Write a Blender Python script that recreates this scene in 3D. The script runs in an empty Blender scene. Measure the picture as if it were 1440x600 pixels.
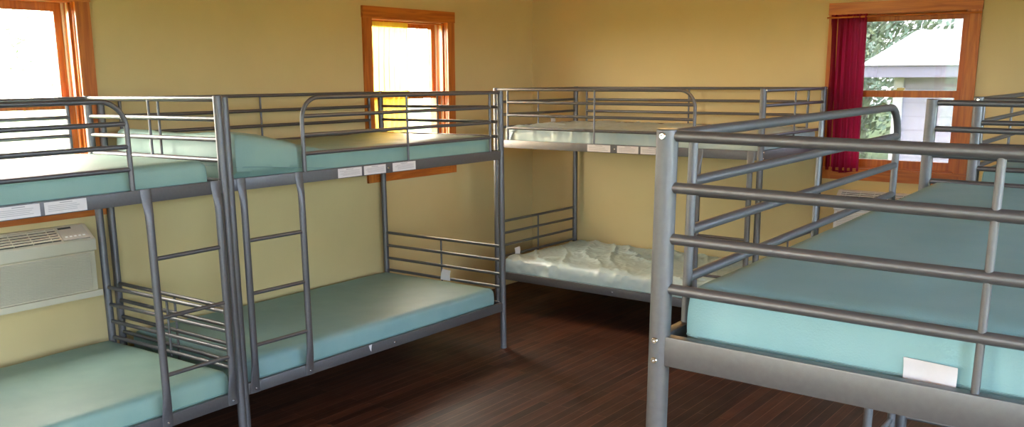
import bpy, bmesh, math, random
from math import radians as rad, pi, sin, cos
from mathutils import Vector, Matrix, noise
random.seed(7)
S = bpy.context.scene
FILL_LAMP = 17
SKY = 46
COL = S.collection

# ---------------------------------------------------------------- materials
def new_mat(name):
    m = bpy.data.materials.new(name); m.use_nodes = True
    nt = m.node_tree; b = nt.nodes['Principled BSDF']
    return m, nt, b
def node(nt, t, **kw):
    n = nt.nodes.new(t)
    for k, v in kw.items():
        if k in n.inputs.keys(): n.inputs[k].default_value = v
        else: setattr(n, k, v)
    return n
def simple(name, c, rough=.5, metal=0, nscale=0, namt=.0, bump=0, bscale=200, c2=None, spec=None):
    m, nt, b = new_mat(name)
    b.inputs['Base Color'].default_value = (*c, 1); b.inputs['Roughness'].default_value = rough
    b.inputs['Metallic'].default_value = metal
    if spec is not None: b.inputs['Specular IOR Level'].default_value = spec
    tc = node(nt, 'ShaderNodeTexCoord')
    if nscale:
        n = node(nt, 'ShaderNodeTexNoise', Scale=nscale, Detail=5.0)
        nt.links.new(tc.outputs['Object'], n.inputs['Vector'])
        r = node(nt, 'ShaderNodeMapRange'); r.inputs[1].default_value = .3; r.inputs[2].default_value = .7
        nt.links.new(n.outputs['Fac'], r.inputs[0])
        mx = node(nt, 'ShaderNodeMix', data_type='RGBA')
        c2 = c2 or tuple(x*(1-namt) for x in c)
        mx.inputs[6].default_value = (*c, 1); mx.inputs[7].default_value = (*c2, 1)
        nt.links.new(r.outputs[0], mx.inputs[0]); nt.links.new(mx.outputs[2], b.inputs['Base Color'])
    if bump:
        n2 = node(nt, 'ShaderNodeTexNoise', Scale=bscale, Detail=3.0)
        nt.links.new(tc.outputs['Object'], n2.inputs['Vector'])
        bp = node(nt, 'ShaderNodeBump', Strength=bump, Distance=.002)
        nt.links.new(n2.outputs['Fac'], bp.inputs['Height']); nt.links.new(bp.outputs[0], b.inputs['Normal'])
    return m
def wood_mat(name, c1, c2, axis='Z', rough=.35, scale=1.0):
    m, nt, b = new_mat(name)
    tc = node(nt, 'ShaderNodeTexCoord'); mp = node(nt, 'ShaderNodeMapping')
    s = {'X': (1.5, 22, 22), 'Y': (22, 1.5, 22), 'Z': (22, 22, 1.5)}[axis]
    mp.inputs['Scale'].default_value = tuple(x*scale for x in s)
    nt.links.new(tc.outputs['Object'], mp.inputs[0])
    n = node(nt, 'ShaderNodeTexNoise', Scale=1.6, Detail=6.0, Distortion=1.2)
    nt.links.new(mp.outputs[0], n.inputs['Vector'])
    r = node(nt, 'ShaderNodeValToRGB')
    r.color_ramp.elements[0].position = .35; r.color_ramp.elements[0].color = (*c2, 1)
    r.color_ramp.elements[1].position = .65; r.color_ramp.elements[1].color = (*c1, 1)
    nt.links.new(n.outputs['Fac'], r.inputs[0]); nt.links.new(r.outputs[0], b.inputs['Base Color'])
    b.inputs['Roughness'].default_value = rough
    return m
def glass_mat(name, tint):
    m = bpy.data.materials.new(name); m.use_nodes = True; nt = m.node_tree
    nt.nodes.remove(nt.nodes['Principled BSDF']); out = nt.nodes['Material Output']
    t = node(nt, 'ShaderNodeBsdfTransparent'); t.inputs[0].default_value = (tint, tint, tint, 1)
    g = node(nt, 'ShaderNodeBsdfGlossy', Roughness=.02); g.inputs[0].default_value = (.9, .95, 1, 1)
    mx = node(nt, 'ShaderNodeMixShader'); mx.inputs[0].default_value = .05
    nt.links.new(t.outputs[0], mx.inputs[1]); nt.links.new(g.outputs[0], mx.inputs[2])
    nt.links.new(mx.outputs[0], out.inputs[0]); return m
def cloth_mat(name, c, transl, trans=0.0):
    m, nt, b = new_mat(name)
    out = nt.nodes['Material Output']
    b.inputs['Base Color'].default_value = (*c, 1); b.inputs['Roughness'].default_value = .8
    tl = node(nt, 'ShaderNodeBsdfTranslucent'); tl.inputs[0].default_value = (*transl, 1)
    mx = node(nt, 'ShaderNodeMixShader'); mx.inputs[0].default_value = .55
    nt.links.new(b.outputs[0], mx.inputs[1]); nt.links.new(tl.outputs[0], mx.inputs[2])
    tp = node(nt, 'ShaderNodeBsdfTransparent'); tp.inputs[0].default_value = (*[min(1, x*1.3+.05) for x in transl], 1)
    m2 = node(nt, 'ShaderNodeMixShader'); m2.inputs[0].default_value = trans
    nt.links.new(mx.outputs[0], m2.inputs[1]); nt.links.new(tp.outputs[0], m2.inputs[2])
    nt.links.new(m2.outputs[0], out.inputs[0]); return m

M = {}
M['metal'] = simple('silver_grey_powder_coat', (.165, .162, .168), .42, .6, 90, .10, .10, 900)
M['wall'] = simple('ochre_wall_paint', (.69, .535, .255), .75, 0, 3, .05, .25, 160)
M['ceiling'] = wood_mat('warm_bounce_ceiling', (.62, .30, .07), (.46, .19, .04), 'Y', .5, .6)  # ceiling is out of view; orange wood chosen to bounce warm light
M['trimZ'] = wood_mat('amber_pine_upright', (.60, .18, .022), (.40, .095, .010), 'Z')
M['trimX'] = wood_mat('amber_pine_crosswise', (.60, .18, .022), (.40, .095, .010), 'X')
M['trimY'] = wood_mat('amber_pine_lengthwise', (.60, .18, .022), (.40, .095, .010), 'Y')
M['liner'] = simple('cream_jamb_liner', (.75, .66, .48), .4)
M['clear'] = glass_mat('clear_glass', .95)
M['dimmed'] = glass_mat('dimmed_view_glass', .36)  # grey tint added to the pane to dim the bright view outdoors
M['bolt'] = simple('bright_steel', (.75, .75, .75), .22, 1)
M['plastic'] = simple('grey_plastic', (.12, .12, .12), .5)
M['sticker'] = simple('paper_sticker', (.74, .70, .68), .6, 0, 40, .05)
M['ink'] = simple('grey_print', (.38, .36, .36), .7)
M['tag'] = simple('white_cloth_tag', (.70, .68, .70), .8, 0, 60, .06)
M['ac'] = simple('cream_plastic', (.66, .58, .42), .45, 0, 6, .08)
M['ac_white'] = simple('white_plastic', (.82, .80, .80), .4)
M['ac_panel'] = simple('light_grey_plastic', (.52, .46, .36), .4)
M['ac_dark'] = simple('dark_vent_interior', (.05, .045, .035), .7)
M['ac_mark'] = simple('white_print', (.85, .85, .8), .5)
M['brass'] = simple('brass_latch', (.5, .38, .16), .35, .9)
M['red_cloth'] = cloth_mat('crimson_voile', (.28, .012, .04), (.46, .01, .06), .14)
M['yellow_cloth'] = cloth_mat('golden_voile', (.72, .40, .05), (.78, .50, .08), .16)
def vinyl(name, c, c2, rough=.42):
    return simple(name, c, rough, 0, 7, 0, .3, 300, c2)
M['v_teal'] = vinyl('teal_ticking', (.24, .395, .39), (.205, .355, .355), .5)
M['v_blue'] = vinyl('blue_green_ticking', (.27, .45, .46), (.23, .415, .43), .7)
M['v_pale'] = vinyl('pale_green_vinyl', (.50, .60, .59), (.43, .54, .53), .30)
M['v_mid'] = vinyl('sea_green_ticking', (.27, .42, .355), (.23, .375, .325), .5)
M['seam'] = simple('seam_binding', (.19, .32, .31), .6)

def floor_mat():
    m, nt, b = new_mat('mahogany_strip_floor')
    tc = node(nt, 'ShaderNodeTexCoord'); mp = node(nt, 'ShaderNodeMapping')
    mp.inputs['Rotation'].default_value = (0, 0, rad(90))
    nt.links.new(tc.outputs['Object'], mp.inputs[0])
    br = node(nt, 'ShaderNodeTexBrick', Scale=1.0)
    br.offset = .37; br.offset_frequency = 2
    br.inputs['Brick Width'].default_value = .9; br.inputs['Row Height'].default_value = .057
    br.inputs['Mortar Size'].default_value = .0016; br.inputs['Mortar Smooth'].default_value = .1
    br.inputs['Color1'].default_value = (.070, .022, .010, 1); br.inputs['Color2'].default_value = (.024, .008, .004, 1)
    br.inputs['Mortar'].default_value = (.13, .062, .036, 1)
    nt.links.new(mp.outputs[0], br.inputs['Vector'])
    mp2 = node(nt, 'ShaderNodeMapping'); mp2.inputs['Scale'].default_value = (45, 2.2, 1)
    nt.links.new(tc.outputs['Object'], mp2.inputs[0])
    n = node(nt, 'ShaderNodeTexNoise', Scale=1.0, Detail=6.0, Distortion=.6); nt.links.new(mp2.outputs[0], n.inputs['Vector'])
    mr = node(nt, 'ShaderNodeMapRange'); mr.inputs[1].default_value = .3; mr.inputs[2].default_value = .7; mr.inputs[3].default_value = .6; mr.inputs[4].default_value = 1.5
    nt.links.new(n.outputs['Fac'], mr.inputs[0])
    mx = node(nt, 'ShaderNodeMix', data_type='RGBA', blend_type='MULTIPLY'); mx.inputs[0].default_value = 1
    nt.links.new(br.outputs['Color'], mx.inputs[6]); nt.links.new(mr.outputs[0], mx.inputs[7])
    nt.links.new(mx.outputs[2], b.inputs['Base Color'])
    n3 = node(nt, 'ShaderNodeTexNoise', Scale=3.0, Detail=5.0); nt.links.new(tc.outputs['Object'], n3.inputs['Vector'])
    m3 = node(nt, 'ShaderNodeMapRange'); m3.inputs[3].default_value = .34; m3.inputs[4].default_value = .66
    nt.links.new(n3.outputs['Fac'], m3.inputs[0]); nt.links.new(m3.outputs[0], b.inputs['Roughness'])
    b.inputs['Specular IOR Level'].default_value = .32
    bp = node(nt, 'ShaderNodeBump', Strength=.35, Distance=.0015)
    nt.links.new(mx.outputs[2], bp.inputs['Height']); nt.links.new(bp.outputs[0], b.inputs['Normal'])
    return m
M['floor'] = floor_mat()

# ---------------------------------------------------------------- mesh helpers
def obj(name, bm, mat, parent=None, smooth=True, bevel=0):
    if bevel:
        bmesh.ops.bevel(bm, geom=[e for e in bm.edges if len(e.link_faces) == 2 and e.calc_face_angle(0) > .6], offset=bevel, segments=2, affect='EDGES', profile=.6)
    me = bpy.data.meshes.new(name); bm.to_mesh(me); bm.free()
    if smooth:
        me.polygons.foreach_set('use_smooth', [True]*len(me.polygons)); me.set_sharp_from_angle(angle=rad(38))
    mats = mat if isinstance(mat, (list, tuple)) else [mat]
    for k in mats: me.materials.append(k)
    o = bpy.data.objects.new(name, me); COL.objects.link(o)
    if parent: o.parent = parent
    return o
def empty(name, loc=(0, 0, 0), rz=0):
    o = bpy.data.objects.new(name, None); COL.objects.link(o); o.location = loc; o.rotation_euler = (0, 0, rz)
    o.empty_display_size = .2; return o
def tag(o, label=None, cat=None, group=None, kind=None):
    for k, v in (('label', label), ('category', cat), ('group', group), ('kind', kind)):
        if v: o[k] = v
    return o
def box(bm, a, b, mi=0):
    x0, x1 = sorted((a[0], b[0])); y0, y1 = sorted((a[1], b[1])); z0, z1 = sorted((a[2], b[2]))
    v = [bm.verts.new(p) for p in [(x0,y0,z0),(x1,y0,z0),(x1,y1,z0),(x0,y1,z0),(x0,y0,z1),(x1,y0,z1),(x1,y1,z1),(x0,y1,z1)]]
    for f in [(3,2,1,0),(4,5,6,7),(0,1,5,4),(1,2,6,5),(2,3,7,6),(3,0,4,7)]:
        bm.faces.new([v[i] for i in f]).material_index = mi
def tube(bm, pts, r, seg=14, squash=None):
    """round tube along pts; r may be a number or a list of (ra, rb) per point (a along 'side', b across)"""
    pts = [Vector(p) for p in pts]; rings = []
    ref = None
    for i, p in enumerate(pts):
        d = (pts[min(i+1, len(pts)-1)] - pts[max(i-1, 0)]).normalized()
        if ref is None:
            ref = squash if squash is not None else (Vector((0, 0, 1)) if abs(d.z) < .9 else Vector((1, 0, 0)))
            ref = Vector(ref)
        a = (ref - d*ref.dot(d)).normalized(); b = d.cross(a)
        ra, rb = r[i] if isinstance(r, list) else (r, r)
        rings.append([bm.verts.new(p + a*cos(2*pi*k/seg)*ra + b*sin(2*pi*k/seg)*rb) for k in range(seg)])
        ref = a
    for i in range(len(rings)-1):
        for k in range(seg):
            bm.faces.new((rings[i][k], rings[i][(k+1) % seg], rings[i+1][(k+1) % seg], rings[i+1][k]))
    bm.faces.new(rings[0][::-1]); bm.faces.new(rings[-1])
def bolt(bm, c, n, r=.0065, h=.004):
    n = Vector(n).normalized(); c = Vector(c)
    t = n.orthogonal().normalized(); u = n.cross(t)
    rs = []
    for rr, hh in ((r, 0), (r, h*.5), (r*.75, h), (r*.36, h), (r*.33, h*.4)):
        rs.append([bm.verts.new(c + n*hh + t*cos(2*pi*k/10)*rr + u*sin(2*pi*k/10)*rr) for k in range(10)])
    for i in range(len(rs)-1):
        for k in range(10): bm.faces.new((rs[i][k], rs[i][(k+1) % 10], rs[i+1][(k+1) % 10], rs[i+1][k]))
    bm.faces.new(rs[-1]); bm.faces.new(rs[0][::-1])

# ---------------------------------------------------------------- bunk bed
L, W, H = 1.96, 1.0128, 1.605
Z2, Z3, Z4, P1, P0 = 1.5068, 1.4186, 1.3303, 1.2469, 1.1928
Y1, Y2, Y3, Y4, Q1, Q0 = .6531, .5653, .4773, .3948, .2993, .2449
TR = H - .0115
GV, GL = .1035, 1.532
PR, RR, UR, TH = .0188, .0096, .0062, .011   # post, rail, upright radius, half plate thickness

def make_bed(label, group, loc, yaw, u, v, sdir, tdir, flip):
    """loc: front post at s=0; sdir/tdir: world axes of length and depth before yaw; flip: guard at the s=L end"""
    root = empty('bunk_bed'); tag(root, label, 'bunk bed', group)
    R = Matrix.Rotation(yaw, 4, 'Z') @ Matrix.Rotation(v, 4, 'X') @ Matrix.Rotation(-u, 4, 'Y')
    MW = Matrix.Translation(loc) @ R
    root.matrix_world = MW
    sd, td = Vector(sdir), Vector(tdir)
    def P(s, t, z):
        if flip: s = L - s
        q = sd*s + td*t; return Vector((q.x, q.y, z))
    S1 = (sd * (-1 if flip else 1)); T1 = td
    met = M['metal']
    # posts
    for (s, ssg) in ((0, -1), (L, 1)):
        for (t, tsg) in ((0, -1), (W, 1)):
            q = P(s, t, 0); zb = -(u*q.x + v*q.y)
            bm = bmesh.new(); tube(bm, [P(s, t, zb+.012), P(s, t, H-.002), P(s, t, H)], [(PR, PR), (PR, PR), (PR*.9, PR*.9)], 20)
            po = obj('post', bm, met, root)
            bm = bmesh.new(); tube(bm, [P(s, t, zb), P(s, t, zb+.022)], PR*1.06, 16); obj('foot', bm, M['plastic'], po)
            n = S1*ssg
            for z in (TR, P1-.008, P0+.010, Q1-.008, Q0+.010):
                bm = bmesh.new(); bolt(bm, P(s, t, z) + n*(PR-.0015), n); obj('bolt', bm, M['bolt'], po)
    # plates
    def plate(name, a, b, z0, z1, axis):
        bm = bmesh.new()
        d = (b-a).normalized(); n = Vector((-d.y, d.x, 0))
        p = [a - n*TH, a + n*TH, b + n*TH, b - n*TH]
        vs = [bm.verts.new((q.x, q.y, z)) for z in (z0, z1) for q in p]
        for f in [(3,2,1,0),(4,5,6,7),(0,1,5,4),(1,2,6,5),(2,3,7,6),(3,0,4,7)]: bm.faces.new([vs[i] for i in f])
        bmesh.ops.recalc_face_normals(bm, faces=bm.faces)
        return obj(name, bm, met, root, bevel=.0035)
    e = PR*.75
    front_up = None
    for (z0, z1) in ((P0, P1), (Q0, Q1)):
        f = plate('side_rail', P(e, 0, 0), P(L-e, 0, 0), z0, z1, 's')
        bk = plate('side_rail', P(e, W, 0), P(L-e, W, 0), z0, z1, 's')
        plate('end_rail', P(0, e, 0), P(0, W-e, 0), z0, z1, 't'); plate('end_rail', P(L, e, 0), P(L, W-e, 0), z0, z1, 't')
        bm = bmesh.new(); bolt(bm, P(.978, -TH+.001, (z0+z1)/2), -T1); obj('bolt', bm, M['bolt'], f)
        if z0 == P0: front_up = f
        # sprung slat base: cross slats resting on inner ledges
        bm = bmesh.new()
        for k in range(14):
            s = .09 + k*(L-.18)/13; a = P(s-.017, TH, z0+.006); b = P(s+.017, W-TH, z0+.014); box(bm, a, b)
        for t in (W*.33, W*.66):
            a = P(.03, t-.01, z0+.0); b = P(L-.03, t+.01, z0+.006); box(bm, a, b)
        obj('slat_base', bm, met, root, smooth=False)
    # end guards above both bunks
    for s in (0, L):
        for zs, zb in (((TR, Z2, Z3, Z4), P1), ((Y1, Y2, Y3, Y4), Q1)):
            bm = bmesh.new(); tube(bm, [P(s, PR*.7, zs[0]), P(s, W-PR*.7, zs[0])], RR)
            g = obj('end_guard', bm, met, root)
            for z in zs[1:]:
                bm = bmesh.new(); tube(bm, [P(s, PR*.7, z), P(s, W-PR*.7, z)], RR); obj('crossbar', bm, met, g)
            bm = bmesh.new(); tube(bm, [P(s, W/2, zb-.006), P(s, W/2, zs[0])], UR, 10); obj('upright', bm, met, g)
    # front guard with its rounded end
    r = .105
    pts = [P(PR*.7, 0, TR)] + [P(GL-r+r*sin(a), 0, TR-r+r*cos(a)) for a in [k*pi/2/10 for k in range(11)]] + [P(GL, 0, P1-.01)]
    bm = bmesh.new(); tube(bm, pts, RR+.0008, 14, squash=T1); g = obj('front_guard', bm, met, root)
    for z in (Z2, Z3, Z4):
        bm = bmesh.new(); tube(bm, [P(GV, 0, z), P(GL, 0, z)], RR); obj('crossbar', bm, met, g)
    bm = bmesh.new(); tube(bm, [P(GV, 0, P1-.006), P(GV, 0, TR)], .0085, 12); obj('upright', bm, met, g)
    bm = bmesh.new(); tube(bm, [P((GV+GL)/2, -.004, P1-.006), P((GV+GL)/2, -.004, TR)], UR, 10); obj('upright', bm, met, g)
    # back guard
    bm = bmesh.new(); tube(bm, [P(PR*.7, W, TR), P(L-PR*.7, W, TR)], RR); g = obj('back_guard', bm, met, root)
    for z in (Z2, Z3, Z4):
        bm = bmesh.new(); tube(bm, [P(GV, W, z), P(L-GV, W, z)], RR); obj('crossbar', bm, met, g)
    for s, rr in ((GV, .0085), (L/2, UR), (L-GV, .0085)):
        bm = bmesh.new(); tube(bm, [P(s, W, P1-.006), P(s, W, TR)], rr, 12); obj('upright', bm, met, g)
    # ladder: two stiles with flattened ends hooked over both side rails, three rungs
    la, lb = L-.052, L-.381
    bm = bmesh.new()
    for s in (la, lb):
        prof = [(P1+.001, -.0125, .024, .003), (P1-.03, -.0135, .024, .0035), (P1-.062, -.018, .022, .006), (P1-.10, -.0225, .0185, .0125),
                (P1-.14, -.023, .017, .014), (.70, -.023, .017, .014), (Q1+.14, -.023, .017, .014), (Q1+.09, -.0225, .018, .0125), (Q1+.03, -.018, .023, .006), (Q1-.005, -.0142, .025, .0035), (Q0+.002, -.0135, .025, .003)]
        tube(bm, [P(s, t, z) for z, t, ra, rb in prof], [(ra, rb) for z, t, ra, rb in prof], 18, squash=S1)
    ld = obj('ladder', bm, met, root)
    for z in (.965, .72, .475):
        bm = bmesh.new(); tube(bm, [P(la, -.023, z), P(lb, -.023, z)], .0092, 12); obj('rung', bm, met, ld)
    for s in (la, lb):
        bm = bmesh.new(); bolt(bm, P(s, -.0165, Q0+.024), -T1, .006); obj('bolt', bm, M['bolt'], ld)
    # paper labels on the upper front side rail
    for s0, s1 in ((.772, .948), (.999, 1.155), (1.171, 1.332)):
        bm = bmesh.new(); a = P(s0, -TH-.0004, P0+.004); b = P(s1, -TH-.0012, P1-.005); box(bm, a, b)
        st = obj('paper_label', bm, M['sticker'], front_up, smooth=False); st['label'] = 'white printed paper label'
        bm = bmesh.new(); w = s1-s0
        a = P(s0+w*.36, -TH-.0013, P1-.0125); b = P(s0+w*.66, -TH-.0016, P1-.0095); box(bm, a, b)
        for k in range(4):
            z = P1-.019-k*.0065; a = P(s0+w*.08, -TH-.0013, z-.0008); b = P(s0+w*random.uniform(.75, .93), -TH-.0016, z+.0008); box(bm, a, b)
        obj('print', bm, M['ink'], st, smooth=False)
    return root, MW, P

# mattress ---------------------------------------------------------------
def mattress(label, group, MW, P, s0, s1, t0, t1, z0, th, mat, lift=None, wr=.003, ws=3., seed=0, ridged=0, ridge_dir=(1, .4), nx=110, ny=56, sag=0):
    root_loc = MW @ P((s0+s1)/2, (t0+t1)/2, z0)
    bm = bmesh.new(); rc = .022
    inv = Matrix.Translation(-root_loc)
    nz = 10
    Ls, Lt = s1-s0, t1-t0
    def surf(a, b, c, push):
        # a,b in 0..1 plan; c 0..1 height; push = outward normal hint
        s = s0 + Ls*a; t = t0 + Lt*b; z = z0 + th*c
        # round edges
        ds = min(a, 1-a)*Ls; dt = min(b, 1-b)*Lt; dz = min(c, 1-c)*th
        p = P(s, t, z)
        q = Vector((s*ws + seed*7.3, t*ws, z*ws*2))
        n1 = noise.fractal(q, 1, 2, 4)
        amp = wr*n1
        if ridged:
            k = Vector((s*ridge_dir[0]*6 + t*ridge_dir[1]*6, (t*ridge_dir[0] - s*ridge_dir[1])*1.3, seed))
            rg = 1-abs(noise.noise(k + Vector((n1, n1, 0))*.35))*2.8
            amp += ridged*max(0, rg)**2
            k2 = Vector((s*9 + seed, t*7, 0)); amp += ridged*.35*noise.noise(k2)
            k3 = Vector((s*17 + t*9 + n1, t*13 - s*5, z*20 + seed)); amp += ridged*.30*max(0, 1-abs(noise.noise(k3))*3)**2
        return p, amp
    # build box grid
    verts = {}
    def getv(i, j, k):
        key = (i, j, k)
        if key in verts: return verts[key]
        a, b, c = i/nx, j/ny, k/nz
        # ease spacing toward edges
        s_, t_, c_ = a, b, c
        p, amp = surf(s_, t_, c_, None)
        # rounded box: clamp to inner box and push out by rc
        s = s0+Ls*a; t = t0+Lt*b; z = z0+th*c
        ci = (min(max(s, s0+rc), s1-rc), min(max(t, t0+rc), t1-rc), min(max(z, z0+rc), z0+th-rc))
        d = Vector((s-ci[0], t-ci[1], z-ci[2]))
        if d.length > 1e-9:
            dn = d.normalized(); m = max(abs(d.x), abs(d.y), abs(d.z))
            d = dn*m
        bul = Vector((0, 0, 0))
        bs = .006*math.sin(pi*c)   # sides belly out a little
        if i in (0, nx): bul.x = (1 if i else -1)*(bs + min(.005, amp*.5))
        if j in (0, ny): bul.y = (1 if j else -1)*(bs + min(.012, amp*.8))
        edge = min(1, min(min(a, 1-a)*Ls, min(b, 1-b)*Lt)/.05)
        if k == nz: bul.z = amp*(.35+.65*edge) + .006*edge - sag*sin(pi*a)*sin(pi*b)
        zl = 0
        ss, tt, zz = ci[0]+d.x+bul.x, ci[1]+d.y+bul.y, ci[2]+d.z+bul.z
        if lift:
            zz += lift(ss, tt, c)
            if j < ny//2: tt -= .030*max(0, min(1, (ss-1.555)/.02))*(1-j/(ny//2))*min(1, max(0, (zz-P1-.008)/.02))
        w = MW @ P(ss, tt, zz)
        v = bm.verts.new(w - root_loc); verts[key] = v
        return v
    def quad(*ks):
        try: bm.faces.new([getv(*k) for k in ks])
        except ValueError: pass
    for i in range(nx):
        for j in range(ny):
            quad((i,j,nz),(i+1,j,nz),(i+1,j+1,nz),(i,j+1,nz)); quad((i,j,0),(i,j+1,0),(i+1,j+1,0),(i+1,j,0))
    for i in range(nx):
        for k in range(nz):
            quad((i,0,k),(i+1,0,k),(i+1,0,k+1),(i,0,k+1)); quad((i,ny,k),(i,ny,k+1),(i+1,ny,k+1),(i+1,ny,k))
    for j in range(ny):
        for k in range(nz):
            quad((0,j,k),(0,j,k+1),(0,j+1,k+1),(0,j+1,k)); quad((nx,j,k),(nx,j+1,k),(nx,j+1,k+1),(nx,j,k+1))
    bmesh.ops.recalc_face_normals(bm, faces=bm.faces)
    # seam loop coordinates
    def ring(k):
        r = [getv(i, 0, k).co.copy() for i in range(0, nx, 2)] + [getv(nx, j, k).co.copy() for j in range(0, ny, 2)]
        r += [getv(i, ny, k).co.copy() for i in range(nx, 0, -2)] + [getv(0, j, k).co.copy() for j in range(ny, 0, -2)]
        return r + [r[0]]
    rt = ring(3)
    o = obj('mattress', bm, mat); o.location = root_loc
    bm = bmesh.new(); tube(bm, rt, .0017, 6); obj('seam', bm, M['seam'], o)
    tag(o, label, 'mattress', group)
    return o
def cloth_tag(mt, MW, corners, bend=.01, label='white fabric tag'):
    """small curled sheet through four world corners"""
    bm = bmesh.new(); a, b, c, d = [Vector(q) - (mt.location if mt else Vector()) for q in corners]
    n = (b-a).cross(d-a).normalized(); N = 6; g = []
    for side in (0, 1):
        rows = []
        for i in range(N+1):
            row = []
            for j in range(N+1):
                u_, v_ = i/N, j/N
                p = a.lerp(b, u_).lerp(d.lerp(c, u_), v_) + n*(bend*sin(pi*v_) + .0012*side + bend*.4*sin(2*pi*u_)*v_)
                row.append(bm.verts.new(p))
            rows.append(row)
        g.append(rows)
        for i in range(N):
            for j in range(N): bm.faces.new((rows[i][j], rows[i+1][j], rows[i+1][j+1], rows[i][j+1]))
    rim = [(i, 0) for i in range(N)] + [(N, j) for j in range(N)] + [(i, N) for i in range(N, 0, -1)] + [(0, j) for j in range(N, 0, -1)]
    for q in range(len(rim)):
        (i, j), (k, l) = rim[q], rim[(q+1) % len(rim)]
        bm.faces.new((g[0][i][j], g[0][k][l], g[1][k][l], g[1][i][j]))
    bmesh.ops.recalc_face_normals(bm, faces=bm.faces)
    o = obj('fabric_tag', bm, M['tag'], mt); o['label'] = label; return o

G = 'grey metal bunk beds in the dormitory'
bedA = make_bed('grey tube bunk bed beside the air conditioner at the left edge of the photo', G, (1.1041, -5.1343, 0), .0153, .0124, .0048, (0, 1, 0), (-1, 0, 0), False)
bedB = make_bed('grey tube bunk bed along the left wall under the window with the yellow curtain', G, (1.0, -3.1, 0), -.0058, .0104, -.0012, (0, 1, 0), (-1, 0, 0), True)
bedC = make_bed('grey tube bunk bed standing along the back wall in the room corner', G, (.4056, -.4152, 0), -.0107, .0037, -.0023, (1, 0, 0), (0, 1, 0), False)
bedD = make_bed('large grey bunk bed nearest the camera, its end rails crossing the right foreground', G, (3.6811, -4.1937, 0), .0126, -.0106, .0024, (0, 1, 0), (1, 0, 0), False)
bedE = make_bed('far grey bunk bed behind the nearest bed, right of the red curtained window', G, (3.7063, -1.6403, 0), .0053, 0, 0, (0, 1, 0), (1, 0, 0), False)
MG = 'vinyl mattresses on the bunk beds'
zu, zl = P0+.0155, Q0+.0155
TU = 1.332-zu; TL = .392-zl
def mt(bed, upper, label, mat, s0=.05, s1=1.925, t0=.03, t1=.975, **k):
    _, MW, P = bed
    return mattress(label, MG, MW, P, s0, s1, t0, t1, zu if upper else zl, TU if upper else TL, mat, **k)
mA1 = mt(bedA, 1, 'sunlit light green mattress on the top bunk beside the leftmost window', M['v_mid'], s0=.03, s1=1.90, t0=.03, t1=.96, wr=.002, seed=1)
mA0 = mt(bedA, 0, 'smooth sea green mattress on the lower bunk below the air conditioner', M['v_mid'], wr=.006, ws=2.5, seed=2)
def liftB(s, t, c):
    # s measured from the guard end; the ladder end (s -> L) is raised
    k = max(0, (s-1.30)/.60); k = min(1, k); k = .6*k + .4*k*k*(3-2*k)
    return k*(.105*c + .026*(1-c)) + .006*math.sin(t*9)*k*c
mB1 = mt(bedB, 1, 'pale green mattress curling up at its ladder end on the left wall top bunk', M['v_mid'], s0=.05, s1=1.915, t0=.035, wr=.006, ws=3.2, seed=3, lift=liftB, ridged=.004, ridge_dir=(.3, 1))
mB0 = mt(bedB, 0, 'flat blue green mattress on the lower bunk under the yellow curtained window', M['v_teal'], wr=.0025, seed=4)
mC1 = mt(bedC, 1, 'pale wrinkled mattress on the top bunk along the back wall', M['v_pale'], wr=.008, ws=5, seed=5, ridged=.010, nx=170, ny=80)
mC0 = mt(bedC, 0, 'pale crumpled mattress on the lower bunk along the back wall', M['v_pale'], wr=.007, ws=4.5, seed=6, ridged=.017, ridge_dir=(.8, .6), s0=.050, nx=220, ny=110)
mD1 = mt(bedD, 1, 'large blue green mattress with white tag on the nearest top bunk', M['v_blue'], s0=.032, s1=1.915, t0=.035, t1=.975, wr=.0022, ws=4, seed=7)
mD0 = mt(bedD, 0, 'mattress on the lower bunk of the nearest bed', M['v_teal'], seed=8, nx=50, ny=26)
mE1 = mt(bedE, 1, 'blue green mattress on the far top bunk at the right edge', M['v_teal'], seed=9, nx=60, ny=30)
mE0 = mt(bedE, 0, 'mattress on the lower bunk of the far right bed', M['v_teal'], seed=10, nx=50, ny=26)
yD = -4.1937+.022
cloth_tag(mD1, None, [(4.095, yD, 1.272), (4.172, yD-.002, 1.269), (4.171, yD-.006, 1.224), (4.096, yD-.004, 1.224)], .006, 'white rectangular fabric tag')
cloth_tag(mB0, None, [(.530, -1.182, .388), (.612, -1.182, .388), (.600, -1.162, .452), (.528, -1.160, .455)], .006)
tg = cloth_tag(None, None, [(1.0172, -2.318, .299), (1.0176, -2.296, .301), (1.018, -2.302, .262), (1.018, -2.308, .270)], .0015, 'small torn white tag')
tg.name = 'torn_tag'; tg.data.transform(bedB[1].inverted())
tg.parent = [c for c in bedB[0].children if c.name.startswith('side_rail')][2]
cloth_tag(mC0, None, [(.452, -.27, .392), (.454, -.21, .392), (.448, -.20, .452), (.446, -.26, .447)], .006)
cloth_tag(mC1, None, [(.45, .19, 1.335), (.45, .25, 1.335), (.447, .25, 1.385), (.447, .19, 1.385)], .008)

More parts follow.
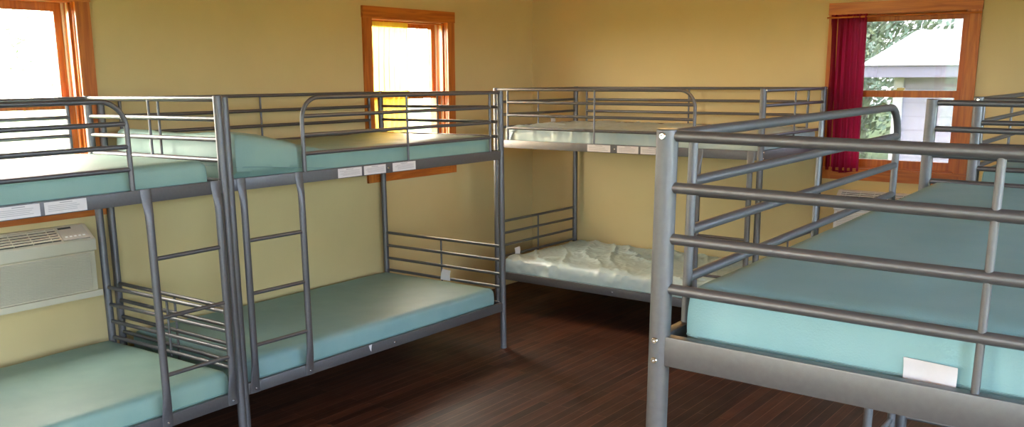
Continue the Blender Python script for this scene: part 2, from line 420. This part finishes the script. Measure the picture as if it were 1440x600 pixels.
# ---------------------------------------------------------------- room
XW, YW, XR, YR, CZ, T = -.05, .66, 6.2, -8.2, 2.62, .16
def struct(o): o['kind'] = 'structure'; return o
def wall(name, along, fixed, outward, lo, hi, holes):
    """wall as one mesh of panels round its openings; outward = +1/-1 direction of thickness"""
    bm = bmesh.new()
    us = sorted({lo, hi} | {h[0] for h in holes} | {h[1] for h in holes})
    zs = sorted({0, CZ} | {h[2] for h in holes} | {h[3] for h in holes})
    for i in range(len(us)-1):
        for j in range(len(zs)-1):
            um, zm = (us[i]+us[i+1])/2, (zs[j]+zs[j+1])/2
            if any(h[0] < um < h[1] and h[2] < zm < h[3] for h in holes): continue
            if along == 'Y': box(bm, (fixed, us[i], zs[j]), (fixed+outward*T, us[i+1], zs[j+1]))
            else: box(bm, (us[i], fixed, zs[j]), (us[i+1], fixed+outward*T, zs[j+1]))
    bmesh.ops.remove_doubles(bm, verts=bm.verts, dist=1e-5)
    # drop the inner faces shared by neighbouring panels
    seen = {}
    for f in bm.faces:
        k = tuple(sorted(v.index if v.index >= 0 else id(v) for v in f.verts)); seen.setdefault(k, []).append(f)
    bm.verts.index_update()
    seen = {}
    for f in bm.faces: seen.setdefault(tuple(sorted(v.index for v in f.verts)), []).append(f)
    bmesh.ops.delete(bm, geom=[f for fs in seen.values() if len(fs) > 1 for f in fs], context='FACES')
    return struct(obj(name, bm, M['wall'], smooth=False))
CW = .075
# windows: (name, wall axis, plane, outward sign, u0, u1 outer casing, z0, z1)
WN = [('window_1', 'Y', XW, -1, -4.005, -3.098, 1.005, 2.125),
      ('window_2', 'Y', XW, -1, -1.248, -.340, .985, 2.137),
      ('window_3', 'X', YW, 1, 2.352, 3.262, 1.002, 2.143),
      ('window_4', 'Y', XR, 1, -7.6, -6.0, .85, 2.3),
      ('window_5', 'Y', XR, 1, -5.2, -3.6, .85, 2.3),
      ('window_6', 'Y', XR, 1, -2.4, -.8, .85, 2.3),
      ('fill_window_7', 'X', YR, -1, 1.0, 3.0, .75, 2.3),  # this and the next: unseen, added behind the camera to brighten the room
      ('fill_window_8', 'X', YR, -1, 3.5, 5.5, .75, 2.3),
      ('window_9', 'Y', XW, -1, -6.9, -6.0, 1.0, 2.14)]
hole = lambda w: (w[4]+CW-.012, w[5]-CW+.012, w[6]+CW-.012, w[7]-CW+.012)
wall('wall_left', 'Y', XW, -1, YR, YW, [hole(w) for w in WN if w[1] == 'Y' and w[2] == XW])
wall('wall_back', 'X', YW, 1, XW-T, XR+T, [hole(w) for w in WN if w[1] == 'X' and w[2] == YW])
wall('wall_right', 'Y', XR, 1, YR, YW, [hole(w) for w in WN if w[1] == 'Y' and w[2] == XR])
wall('wall_front', 'X', YR, -1, XW-T, XR+T, [hole(w) for w in WN if w[1] == 'X' and w[2] == YR])
bm = bmesh.new(); box(bm, (XW-T, YR-T, -.12), (XR+T, YW+T, 0)); struct(obj('floor', bm, M['floor'], smooth=False))
bm = bmesh.new(); box(bm, (XW-T-.4, YR-T-.4, CZ), (XR+T+.4, YW+T+.4, CZ+.12)); struct(obj('ceiling', bm, M['ceiling'], smooth=False))

def make_window(name, axis, plane, out, u0, u1, z0, z1, glass):
    root = empty(name, ((plane, (u0+u1)/2, z0) if axis == 'Y' else ((u0+u1)/2, plane, z0))); root['kind'] = 'structure'
    o0 = root.location.copy()
    def Q(u, d, z):  # d = depth outward from the room face
        return Vector((plane+out*d, u, z) if axis == 'Y' else (u, plane+out*d, z)) - o0
    def bx(bm, u, U, d, D, z, Z, mi=0): box(bm, Q(u, d, z), Q(U, D, Z), mi)
    along = M['trimY'] if axis == 'Y' else M['trimX']
    up = M['trimZ']; c = CW; iu0, iu1, iz0, iz1 = u0+c, u1-c, z0+c, z1-c
    # casing
    for (a, b) in ((u0, iu0), (iu1, u1)):
        bm = bmesh.new(); bx(bm, a, b, -.018, .0, z0+c*.0, z1-c*1.0); obj('casing', bm, up, root, bevel=.003)
    bm = bmesh.new(); bx(bm, u0-.004, u1+.004, -.021, 0, z1-c, z1); obj('casing', bm, along, root, bevel=.003)
    bm = bmesh.new(); bx(bm, iu0, iu1, -.018, 0, z0, iz0); obj('apron', bm, along, root, bevel=.003)
    bm = bmesh.new(); bx(bm, u0-.006, u1+.006, -.030, .03, iz0-.014, iz0+.004); obj('sill', bm, along, root, bevel=.003)
    # jamb box
    bm = bmesh.new()
    bx(bm, iu0-.012, iu0+.004, 0, T, iz0, iz1); bx(bm, iu1-.004, iu1+.012, 0, T, iz0, iz1); obj('jamb', bm, up, root, smooth=False)
    bm = bmesh.new(); bx(bm, iu0-.012, iu1+.012, 0, T, iz1-.004, iz1+.012); bx(bm, iu0-.012, iu1+.012, .03, T+.03, iz0-.012, iz0+.010); obj('jamb', bm, along, root, smooth=False)
    # pale sash tracks in the jambs
    bm = bmesh.new()
    for (a, b) in ((iu0+.004, iu0+.011), (iu1-.011, iu1-.004)):
        bx(bm, a, b, .034, .052, iz0+.01, iz1-.004); bx(bm, a, b, .082, .098, iz0+.01, iz1-.004)
    obj('jamb_liner', bm, M['liner'], root, smooth=False)
    bm = bmesh.new()
    for (a, b) in ((iu0+.004, iu0+.016), (iu1-.016, iu1-.004)): bx(bm, a, b, .02, .032, iz0+.004, iz1-.004)
    obj('stop_bead', bm, up, root, smooth=False)
    zm = z0 + (z1-z0)*.485
    def sash(nm, d0, d1, za, zb, st, rb, rt):
        a, b = iu0+.006, iu1-.006
        bm = bmesh.new()
        bx(bm, a, a+st, d0, d1, za, zb); bx(bm, b-st, b, d0, d1, za, zb)
        bx(bm, a+st, b-st, d0, d1, za, za+rb); bx(bm, a+st, b-st, d0, d1, zb-rt, zb)
        s = obj(nm, bm, up, root, smooth=False)
        bm = bmesh.new(); bx(bm, a+st, b-st, (d0+d1)/2-.002, (d0+d1)/2+.002, za+rb, zb-rt)
        obj('pane', bm, glass, s, smooth=False)
        return s
    sash('upper_sash', .100, .135, zm-.006, iz1-.004, .042, .034, .040)
    s = sash('lower_sash', .050, .085, iz0+.006, zm+.030, .042, .055, .042)
    bm = bmesh.new(); um = (u0+u1)/2; bx(bm, um-.03, um+.03, .040, .075, zm+.030, zm+.036); bx(bm, um-.012, um+.035, .045, .06, zm+.036, zm+.047)
    obj('sash_lock', bm, M['brass'], s, bevel=.002)
    # daylight portal in the opening
    ld = bpy.data.lights.new('daylight_portal', 'AREA'); ld.shape = 'RECTANGLE'; ld.size = u1-u0-.1; ld.size_y = z1-z0-.1; ld.cycles.is_portal = True
    lo = bpy.data.objects.new('daylight_portal', ld); COL.objects.link(lo)
    lo.location = o0 + Q((u0+u1)/2, T+.04, (z0+z1)/2)
    dirv = Vector((-out, 0, 0)) if axis == 'Y' else Vector((0, -out, 0))
    lo.rotation_euler = dirv.to_track_quat('-Z', 'Z').to_euler()
    return root
for w in WN: make_window(*w, M['dimmed'] if w[0] == 'window_3' else M['clear'])

# curtains ----------------------------------------------------------------
def curtain(name, label, axis, plane, d, u0, u1, u0b, u1b, zt, zb, folds, amp, mat, group=None, seed=0):
    bm = bmesh.new(); nu, nz = 90, 40
    org = Vector((plane, (u0+u1)/2, zt) if axis == 'Y' else ((u0+u1)/2, plane, zt))
    rows = []
    for j in range(nz+1):
        v = j/nz; row = []
        for i in range(nu+1):
            a = i/nu; u = (u0+(u1-u0)*a)*(1-v) + (u0b+(u1b-u0b)*a)*v
            k = .45 + .55*min(1, v*3)
            w = sin(a*folds*2*pi + .8*sin(a*5+seed) + v*.7*sin(a*9+seed)) * amp * k + .004*sin(v*9+a*4)
            w += .35*amp*sin(a*folds*4*pi + 1 + v)
            z = zt + (zb-zt)*v + (.008*sin(a*7+seed) if v > .9 else 0)
            p = Vector((plane+d+w, u, z) if axis == 'Y' else (u, plane+d+w, z)) - org
            row.append(bm.verts.new(p))
        rows.append(row)
    for j in range(nz):
        for i in range(nu): bm.faces.new((rows[j][i], rows[j][i+1], rows[j+1][i+1], rows[j+1][i]))
    root = empty(name, org); tag(root, label, 'curtain')
    c = obj('curtain_panel', bm, mat, root)
    return root, org
r, org = curtain('curtain', 'crimson red sheer curtain gathered on the left side of the back wall window', 'X', YW, -.030, 2.368, 2.60, 2.385, 2.612, 2.068, 1.055, 6, .012, M['red_cloth'], seed=1)
bm = bmesh.new(); tube(bm, [Vector((2.345, YW-.032, 2.050))-org, Vector((3.268, YW-.032, 2.050))-org], .006, 10); obj('curtain_rod', bm, M['trimX'], r)
r, org = curtain('curtain', 'golden yellow sheer curtain hanging in the window behind the left wall bunk', 'Y', XW, -.024, -1.160, -.79, -1.160, -.83, 2.050, 1.10, 7, .010, M['yellow_cloth'], seed=3)
bm = bmesh.new(); tube(bm, [Vector((XW-.020, -1.168, 2.048))-org, Vector((XW-.020, -.420, 2.048))-org], .005, 10); obj('curtain_rod', bm, M['trimY'], r)

# air conditioners ----------------------------------------------------------
def air_conditioner(label, loc, rz, white):
    root = empty('air_conditioner', loc, rz); tag(root, label, 'air conditioner', 'air conditioners set in the wall')
    body = M['ac_white'] if white else M['ac']
    w, d, h = .315, .125, .335      # half width, depth, height; local: wall at y=0, room towards -y
    prof = [(0, 0), (-d+.02, 0), (-d+.02, .205), (-d, .213), (-d, .268), (-.035, h), (0, h)]
    bm = bmesh.new()
    A = [bm.verts.new((-w, y, z)) for y, z in prof]; B_ = [bm.verts.new((w, y, z)) for y, z in prof]
    n = len(prof)
    for i in range(n): bm.faces.new((A[i], A[(i+1) % n], B_[(i+1) % n], B_[i]))
    bm.faces.new(A[::-1]); bm.faces.new(B_)
    bmesh.ops.recalc_face_normals(bm, faces=bm.faces)
    obj('housing', bm, body, root, bevel=.004)
    # intake grille of fine slats
    bm = bmesh.new(); box(bm, (-w+.02, -d+.019, .012), (w-.028, -d+.021, .198)); g = obj('intake_grille', bm, M['ac_panel'], root, smooth=False)
    bm = bmesh.new()
    for k in range(27): box(bm, (-w+.022, -d+.012, .015+k*.0068), (w-.030, -d+.0195, .0182+k*.0068))
    obj('grille_slats', bm, body, g, smooth=False)
    # bottom ledge
    bm = bmesh.new(); box(bm, (-w-.012, -d+.004, -.022), (w+.014, 0, .008)); obj('ledge', bm, body, root, bevel=.004)
    # sloped discharge: dark recess, louvres, control panel
    p0 = Vector((0, -d, .268)); p1 = Vector((0, -.035, h)); e = (p1-p0); ln = e.length; e.normalize(); nn = Vector((0, -e.z, e.y))
    def SL(x, a, hgt): return Vector((x, 0, 0)) + p0 + e*a + nn*hgt
    def sbox(bm, x0, x1, a0, a1, h0, h1):
        v = [bm.verts.new(SL(x, a, hh)) for hh in (h0, h1) for x, a in ((x0, a0), (x1, a0), (x1, a1), (x0, a1))]
        for f in [(3,2,1,0),(4,5,6,7),(0,1,5,4),(1,2,6,5),(2,3,7,6),(3,0,4,7)]: bm.faces.new([v[i] for i in f])
    bm = bmesh.new(); sbox(bm, -w+.03, w-.165, .016, ln-.010, .0002, .0012); ven = obj('air_outlet', bm, M['ac_dark'], root, smooth=False)
    bm = bmesh.new()
    for k in range(5):
        a = .024 + k*(ln-.045)/4; sbox(bm, -w+.03, w-.165, a-.0028, a+.0028, .001, .008)
    for k in range(5): sbox(bm, -w+.06+k*.09, -w+.063+k*.09, .016, ln-.01, .001, .006)
    obj('louvre', bm, body, ven, smooth=False)
    bm = bmesh.new(); sbox(bm, w-.155, w-.022, .012, ln-.008, .0003, .006); cp = obj('control_panel', bm, M['ac_panel'], root, smooth=False)
    bm = bmesh.new(); sbox(bm, w-.150, w-.085, ln-.026, ln-.014, .006, .0068); obj('display', bm, M['ac_dark'], cp, smooth=False)
    bm = bmesh.new()
    for k in range(5): sbox(bm, w-.140+k*.022, w-.128+k*.022, .028, .036, .006, .0072)
    obj('button', bm, M['ac_mark'], cp, smooth=False)
    return root
air_conditioner('cream louvred air conditioner set in the left wall under the window, beside the lower bunk', (XW, -3.555, .640), rad(90), False)
air_conditioner('white air conditioner under the red curtained window, mostly hidden by the nearest bed', (2.81, YW, .600), 0, True)

# ---------------------------------------------------------------- outdoors
M['siding'] = None
def siding_mat():
    m, nt, b = new_mat('lavender_lap_siding')
    tc = node(nt, 'ShaderNodeTexCoord'); sx = node(nt, 'ShaderNodeSeparateXYZ'); nt.links.new(tc.outputs['Object'], sx.inputs[0])
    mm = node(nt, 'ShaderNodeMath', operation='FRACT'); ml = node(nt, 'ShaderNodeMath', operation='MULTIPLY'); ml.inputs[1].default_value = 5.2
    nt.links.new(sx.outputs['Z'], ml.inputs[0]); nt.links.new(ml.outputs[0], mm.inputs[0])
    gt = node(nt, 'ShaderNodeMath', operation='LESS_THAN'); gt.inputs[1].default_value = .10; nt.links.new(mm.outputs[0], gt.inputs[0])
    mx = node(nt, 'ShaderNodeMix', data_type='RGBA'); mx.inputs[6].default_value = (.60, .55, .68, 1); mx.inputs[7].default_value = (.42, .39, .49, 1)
    nt.links.new(gt.outputs[0], mx.inputs[0]); nt.links.new(mx.outputs[2], b.inputs['Base Color']); b.inputs['Roughness'].default_value = .7
    return m
M['siding'] = siding_mat()
M['shingle'] = simple('pale_shingle', (.66, .66, .68), .85, 0, 14, .18)
M['fascia'] = simple('lavender_fascia', (.40, .37, .48), .7)
M['white_board'] = simple('white_corner_board', (.85, .82, .84), .6)
M['grass'] = simple('lawn', (.10, .15, .05), .9, 0, 1.5, .3)
M['leaf'] = simple('foliage', (.36, .44, .30), .8, 0, 2, .35)
M['bark'] = simple('bark', (.25, .20, .15), .9, 0, 12, .3)
bm = bmesh.new(); box(bm, (-60, -60, -.75), (60, 60, -.45)); o = obj('ground', bm, M['grass'], smooth=False); struct(o)
root = empty('garage', (4.8, 10.5, -.45)); tag(root, 'pale lavender sided outbuilding with grey hip roof outside the window', 'building')
def rel(p): return Vector(p) - root.location
bm = bmesh.new(); box(bm, rel((.86, 8.3, -.45)), rel((9, 14, 1.64))); obj('siding_wall', bm, M['siding'], root, smooth=False)
bm = bmesh.new(); box(bm, rel((.80, 8.26, -.45)), rel((.93, 8.40, 1.64))); obj('corner_board', bm, M['white_board'], root, smooth=False)
bm = bmesh.new(); box(bm, rel((.46, 7.9, 1.64)), rel((9.4, 14.4, 1.80))); obj('fascia', bm, M['fascia'], root, smooth=False)
bm = bmesh.new()
vv = [bm.verts.new(rel(p)) for p in [(.42, 7.86, 1.80), (9.44, 7.86, 1.80), (9.44, 14.44, 1.80), (.42, 14.44, 1.80), (.34, 11.2, 2.40), (7.6, 11.2, 2.40)]]
for f in [(0,1,5,4), (1,2,5), (2,3,4,5), (3,0,4), (3,2,1,0)]: bm.faces.new([vv[i] for i in f])
obj('roof', bm, M['shingle'], root, smooth=False)

def tree(label, loc, trunk_h, cr, n, seed, mat, branches=6):
    rnd = random.Random(seed)
    t = empty('tree', loc); tag(t, label, 'tree')
    bm = bmesh.new()
    tube(bm, [(0, 0, 0), (.05, .02, trunk_h*.5), (0, .05, trunk_h), (.1, 0, trunk_h+cr[2])], [(.14, .14), (.11, .11), (.09, .09), (.02, .02)], 8)
    for k in range(branches):
        a = rnd.uniform(0, 2*pi); z = trunk_h*rnd.uniform(.7, 1.1)
        e = Vector((cos(a)*cr[0]*.8, sin(a)*cr[1]*.8, z+cr[2]*rnd.uniform(.2, .9)))
        mid = Vector((0, 0, z)).lerp(e, .5) + Vector((0, 0, .15)); tube(bm, [(0, 0, z), mid, e], [(.05, .05), (.03, .03), (.008, .008)], 6)
    obj('trunk', bm, M['bark'], t)
    bm = bmesh.new()
    cl = [(Vector((rnd.gauss(0, .45)*cr[0], rnd.gauss(0, .45)*cr[1], trunk_h+cr[2]*rnd.uniform(-.5, 1)))) for _ in range(30)]
    for k in range(n):
        c = rnd.choice(cl) + Vector([rnd.gauss(0, .22)*q for q in cr])
        s = rnd.uniform(.05, .12); a = Vector([rnd.gauss(0, 1) for _ in range(3)]).normalized(); b = a.orthogonal().normalized()
        c2 = a.cross(b)
        bm.faces.new([bm.verts.new(c + b*s), bm.verts.new(c + c2*s*.5 + a*s*.15), bm.verts.new(c - b*s), bm.verts.new(c - c2*s*.5 + a*s*.15)])
    obj('foliage', bm, mat, t, smooth=False)
    return t
tree('green leafy tree behind the roof outside the red curtained window', (-2.6, 18.5, -.45), 2.8, (3.0, 1.8, 2.6), 9000, 1, M['leaf'])
tree('small bushy tree left of the outbuilding outside the window', (-1.9, 12.3, -.45), 1.5, (1.3, 1.2, 1.5), 5000, 2, M['leaf'])
tree('tall tree far behind the outbuilding on the right', (4.6, 24, -.45), 3.2, (3.6, 2.2, 2.6), 7000, 3, M['leaf'])
tree('sunlit tree seen faintly through the yellow curtained window', (-7.5, 4.3, -.45), 2.2, (1.1, 1.1, 1.8), 3500, 4, M['leaf'])
tree('sunlit tree seen faintly through the leftmost window', (-9.5, -.5, -.45), 3.2, (1.6, 1.6, 1.6), 2500, 5, M['leaf'])

def shade_hedge(label, a, b):  # out of view; added to cut low skylight and darken the upper walls
    org = Vector(((a[0]+b[0])/2, (a[1]+b[1])/2, -.45)); bm = bmesh.new()
    t = empty('shade_hedge', org); tag(t, label, 'shade_hedge')
    box(bm, Vector((*a, -.45))-org, Vector((*b, 2.25))-org)
    bmesh.ops.subdivide_edges(bm, edges=bm.edges[:], cuts=24, use_grid_fill=True)
    for v in bm.verts: v.co += Vector((noise.noise(v.co*1.7), noise.noise(v.co*1.9+Vector((5, 0, 0))), noise.noise(v.co*1.5+Vector((0, 9, 0)))))*.28
    obj('foliage', bm, M['leaf'], t)
shade_hedge('unseen leafy barrier added to block low sky from the right hand windows', (13.5, -14), (15, 6))
shade_hedge('unseen leafy barrier added to block low sky from the windows behind the camera', (-6, -16.5), (12, -15))

# ---------------------------------------------------------------- light
wd = bpy.data.worlds.new('sky'); S.world = wd; wd.use_nodes = True
nt = wd.node_tree; bg = nt.nodes['Background']
# hazy sky, brightest and warmest on the sun's side (-x), bluer and calmer opposite
tc = node(nt, 'ShaderNodeTexCoord'); sp = node(nt, 'ShaderNodeSeparateXYZ'); nt.links.new(tc.outputs['Generated'], sp.inputs[0])
mr = node(nt, 'ShaderNodeMapRange'); mr.inputs[1].default_value = -1; mr.inputs[2].default_value = 1; nt.links.new(sp.outputs['X'], mr.inputs[0])
rp = node(nt, 'ShaderNodeValToRGB'); nt.links.new(mr.outputs[0], rp.inputs[0])
el = rp.color_ramp.elements
el[0].position = .0; el[0].color = (1.0, .93, .80, 1)
el[1].position = 1.0; el[1].color = (.54, .69, .88, 1)
for pos, c in ((.18, (.80, .74, .64, 1)), (.42, (.28, .31, .35, 1)), (.65, (.20, .25, .33, 1))):
    e_ = el.new(pos); e_.color = c
nt.links.new(rp.outputs[0], bg.inputs[0]); bg.inputs[1].default_value = SKY
sun = bpy.data.lights.new('sun', 'SUN'); sun.energy = 10; sun.angle = rad(2); sun.color = (1, .93, .80)
so = bpy.data.objects.new('sun', sun); COL.objects.link(so)
so.rotation_euler = Vector((.12, -.05, -1)).normalized().to_track_quat('-Z', 'Y').to_euler()

# unseen lamps added under the ceiling for a warm glow on the upper walls
M['globe'] = bpy.data.materials.new('fill_lamp_globe'); M['globe'].use_nodes = True
_b = M['globe'].node_tree.nodes['Principled BSDF']; _b.inputs['Emission Color'].default_value = (1, .78, .45, 1); _b.inputs['Emission Strength'].default_value = 3
for (x, y) in ((2.1, -1.2), (2.6, -6.4)):
    root = empty('fill_lamp', (x, y, CZ)); tag(root, 'unseen round globe lamp added to warm the upper walls', 'lamp', 'added globe lamps warming the upper walls')
    bm = bmesh.new(); tube(bm, [(0, 0, 0), (0, 0, -.02), (0, 0, -.03)], [(.11, .11), (.11, .11), (.09, .09)], 24); obj('ceiling_plate', bm, M['white_board'], root)
    bm = bmesh.new(); bmesh.ops.create_uvsphere(bm, u_segments=24, v_segments=14, radius=.12); bmesh.ops.scale(bm, vec=(1, 1, .7), verts=bm.verts); bmesh.ops.translate(bm, vec=(0, 0, -.10), verts=bm.verts); obj('lamp_shade', bm, M['globe'], root)
    pl = bpy.data.lights.new('fill_bulb', 'POINT'); pl.energy = FILL_LAMP; pl.color = (1, .62, .22); pl.shadow_soft_size = .13
    po = bpy.data.objects.new('fill_bulb', pl); COL.objects.link(po); po.location = (x, y, CZ-.24)

# ---------------------------------------------------------------- camera
cam = bpy.data.cameras.new('camera'); co = bpy.data.objects.new('camera', cam); COL.objects.link(co)
cam.sensor_width = 36; cam.sensor_fit = 'HORIZONTAL'; cam.lens = 36*1295.18/1440
cam.shift_y = (375.5-300)/1440; cam.clip_start = .05; cam.clip_end = 300
rt = Vector((0.80091103, 0.59877156, -0.00375915)); upv = Vector((-0.11944375, 0.16591232, 0.97888012)); fw = Vector((-0.58674927, 0.78354688, -0.20440053))
co.matrix_world = Matrix(((rt.x, upv.x, -fw.x, 4.42449), (rt.y, upv.y, -fw.y, -5.60572), (rt.z, upv.z, -fw.z, 1.69457), (0, 0, 0, 1)))
S.camera = co
S.view_settings.view_transform = 'Standard'; S.view_settings.look = 'None'; S.view_settings.gamma = 1
S.view_settings.use_curve_mapping = False; S.view_settings.exposure = 0.38
S.cycles.max_bounces = 10; S.cycles.diffuse_bounces = 6; S.cycles.transparent_max_bounces = 12
S.cycles.use_denoising = True; S.cycles.sample_clamp_indirect = 8; S.cycles.caustics_reflective = False
S.cycles.blur_glossy = 1.0
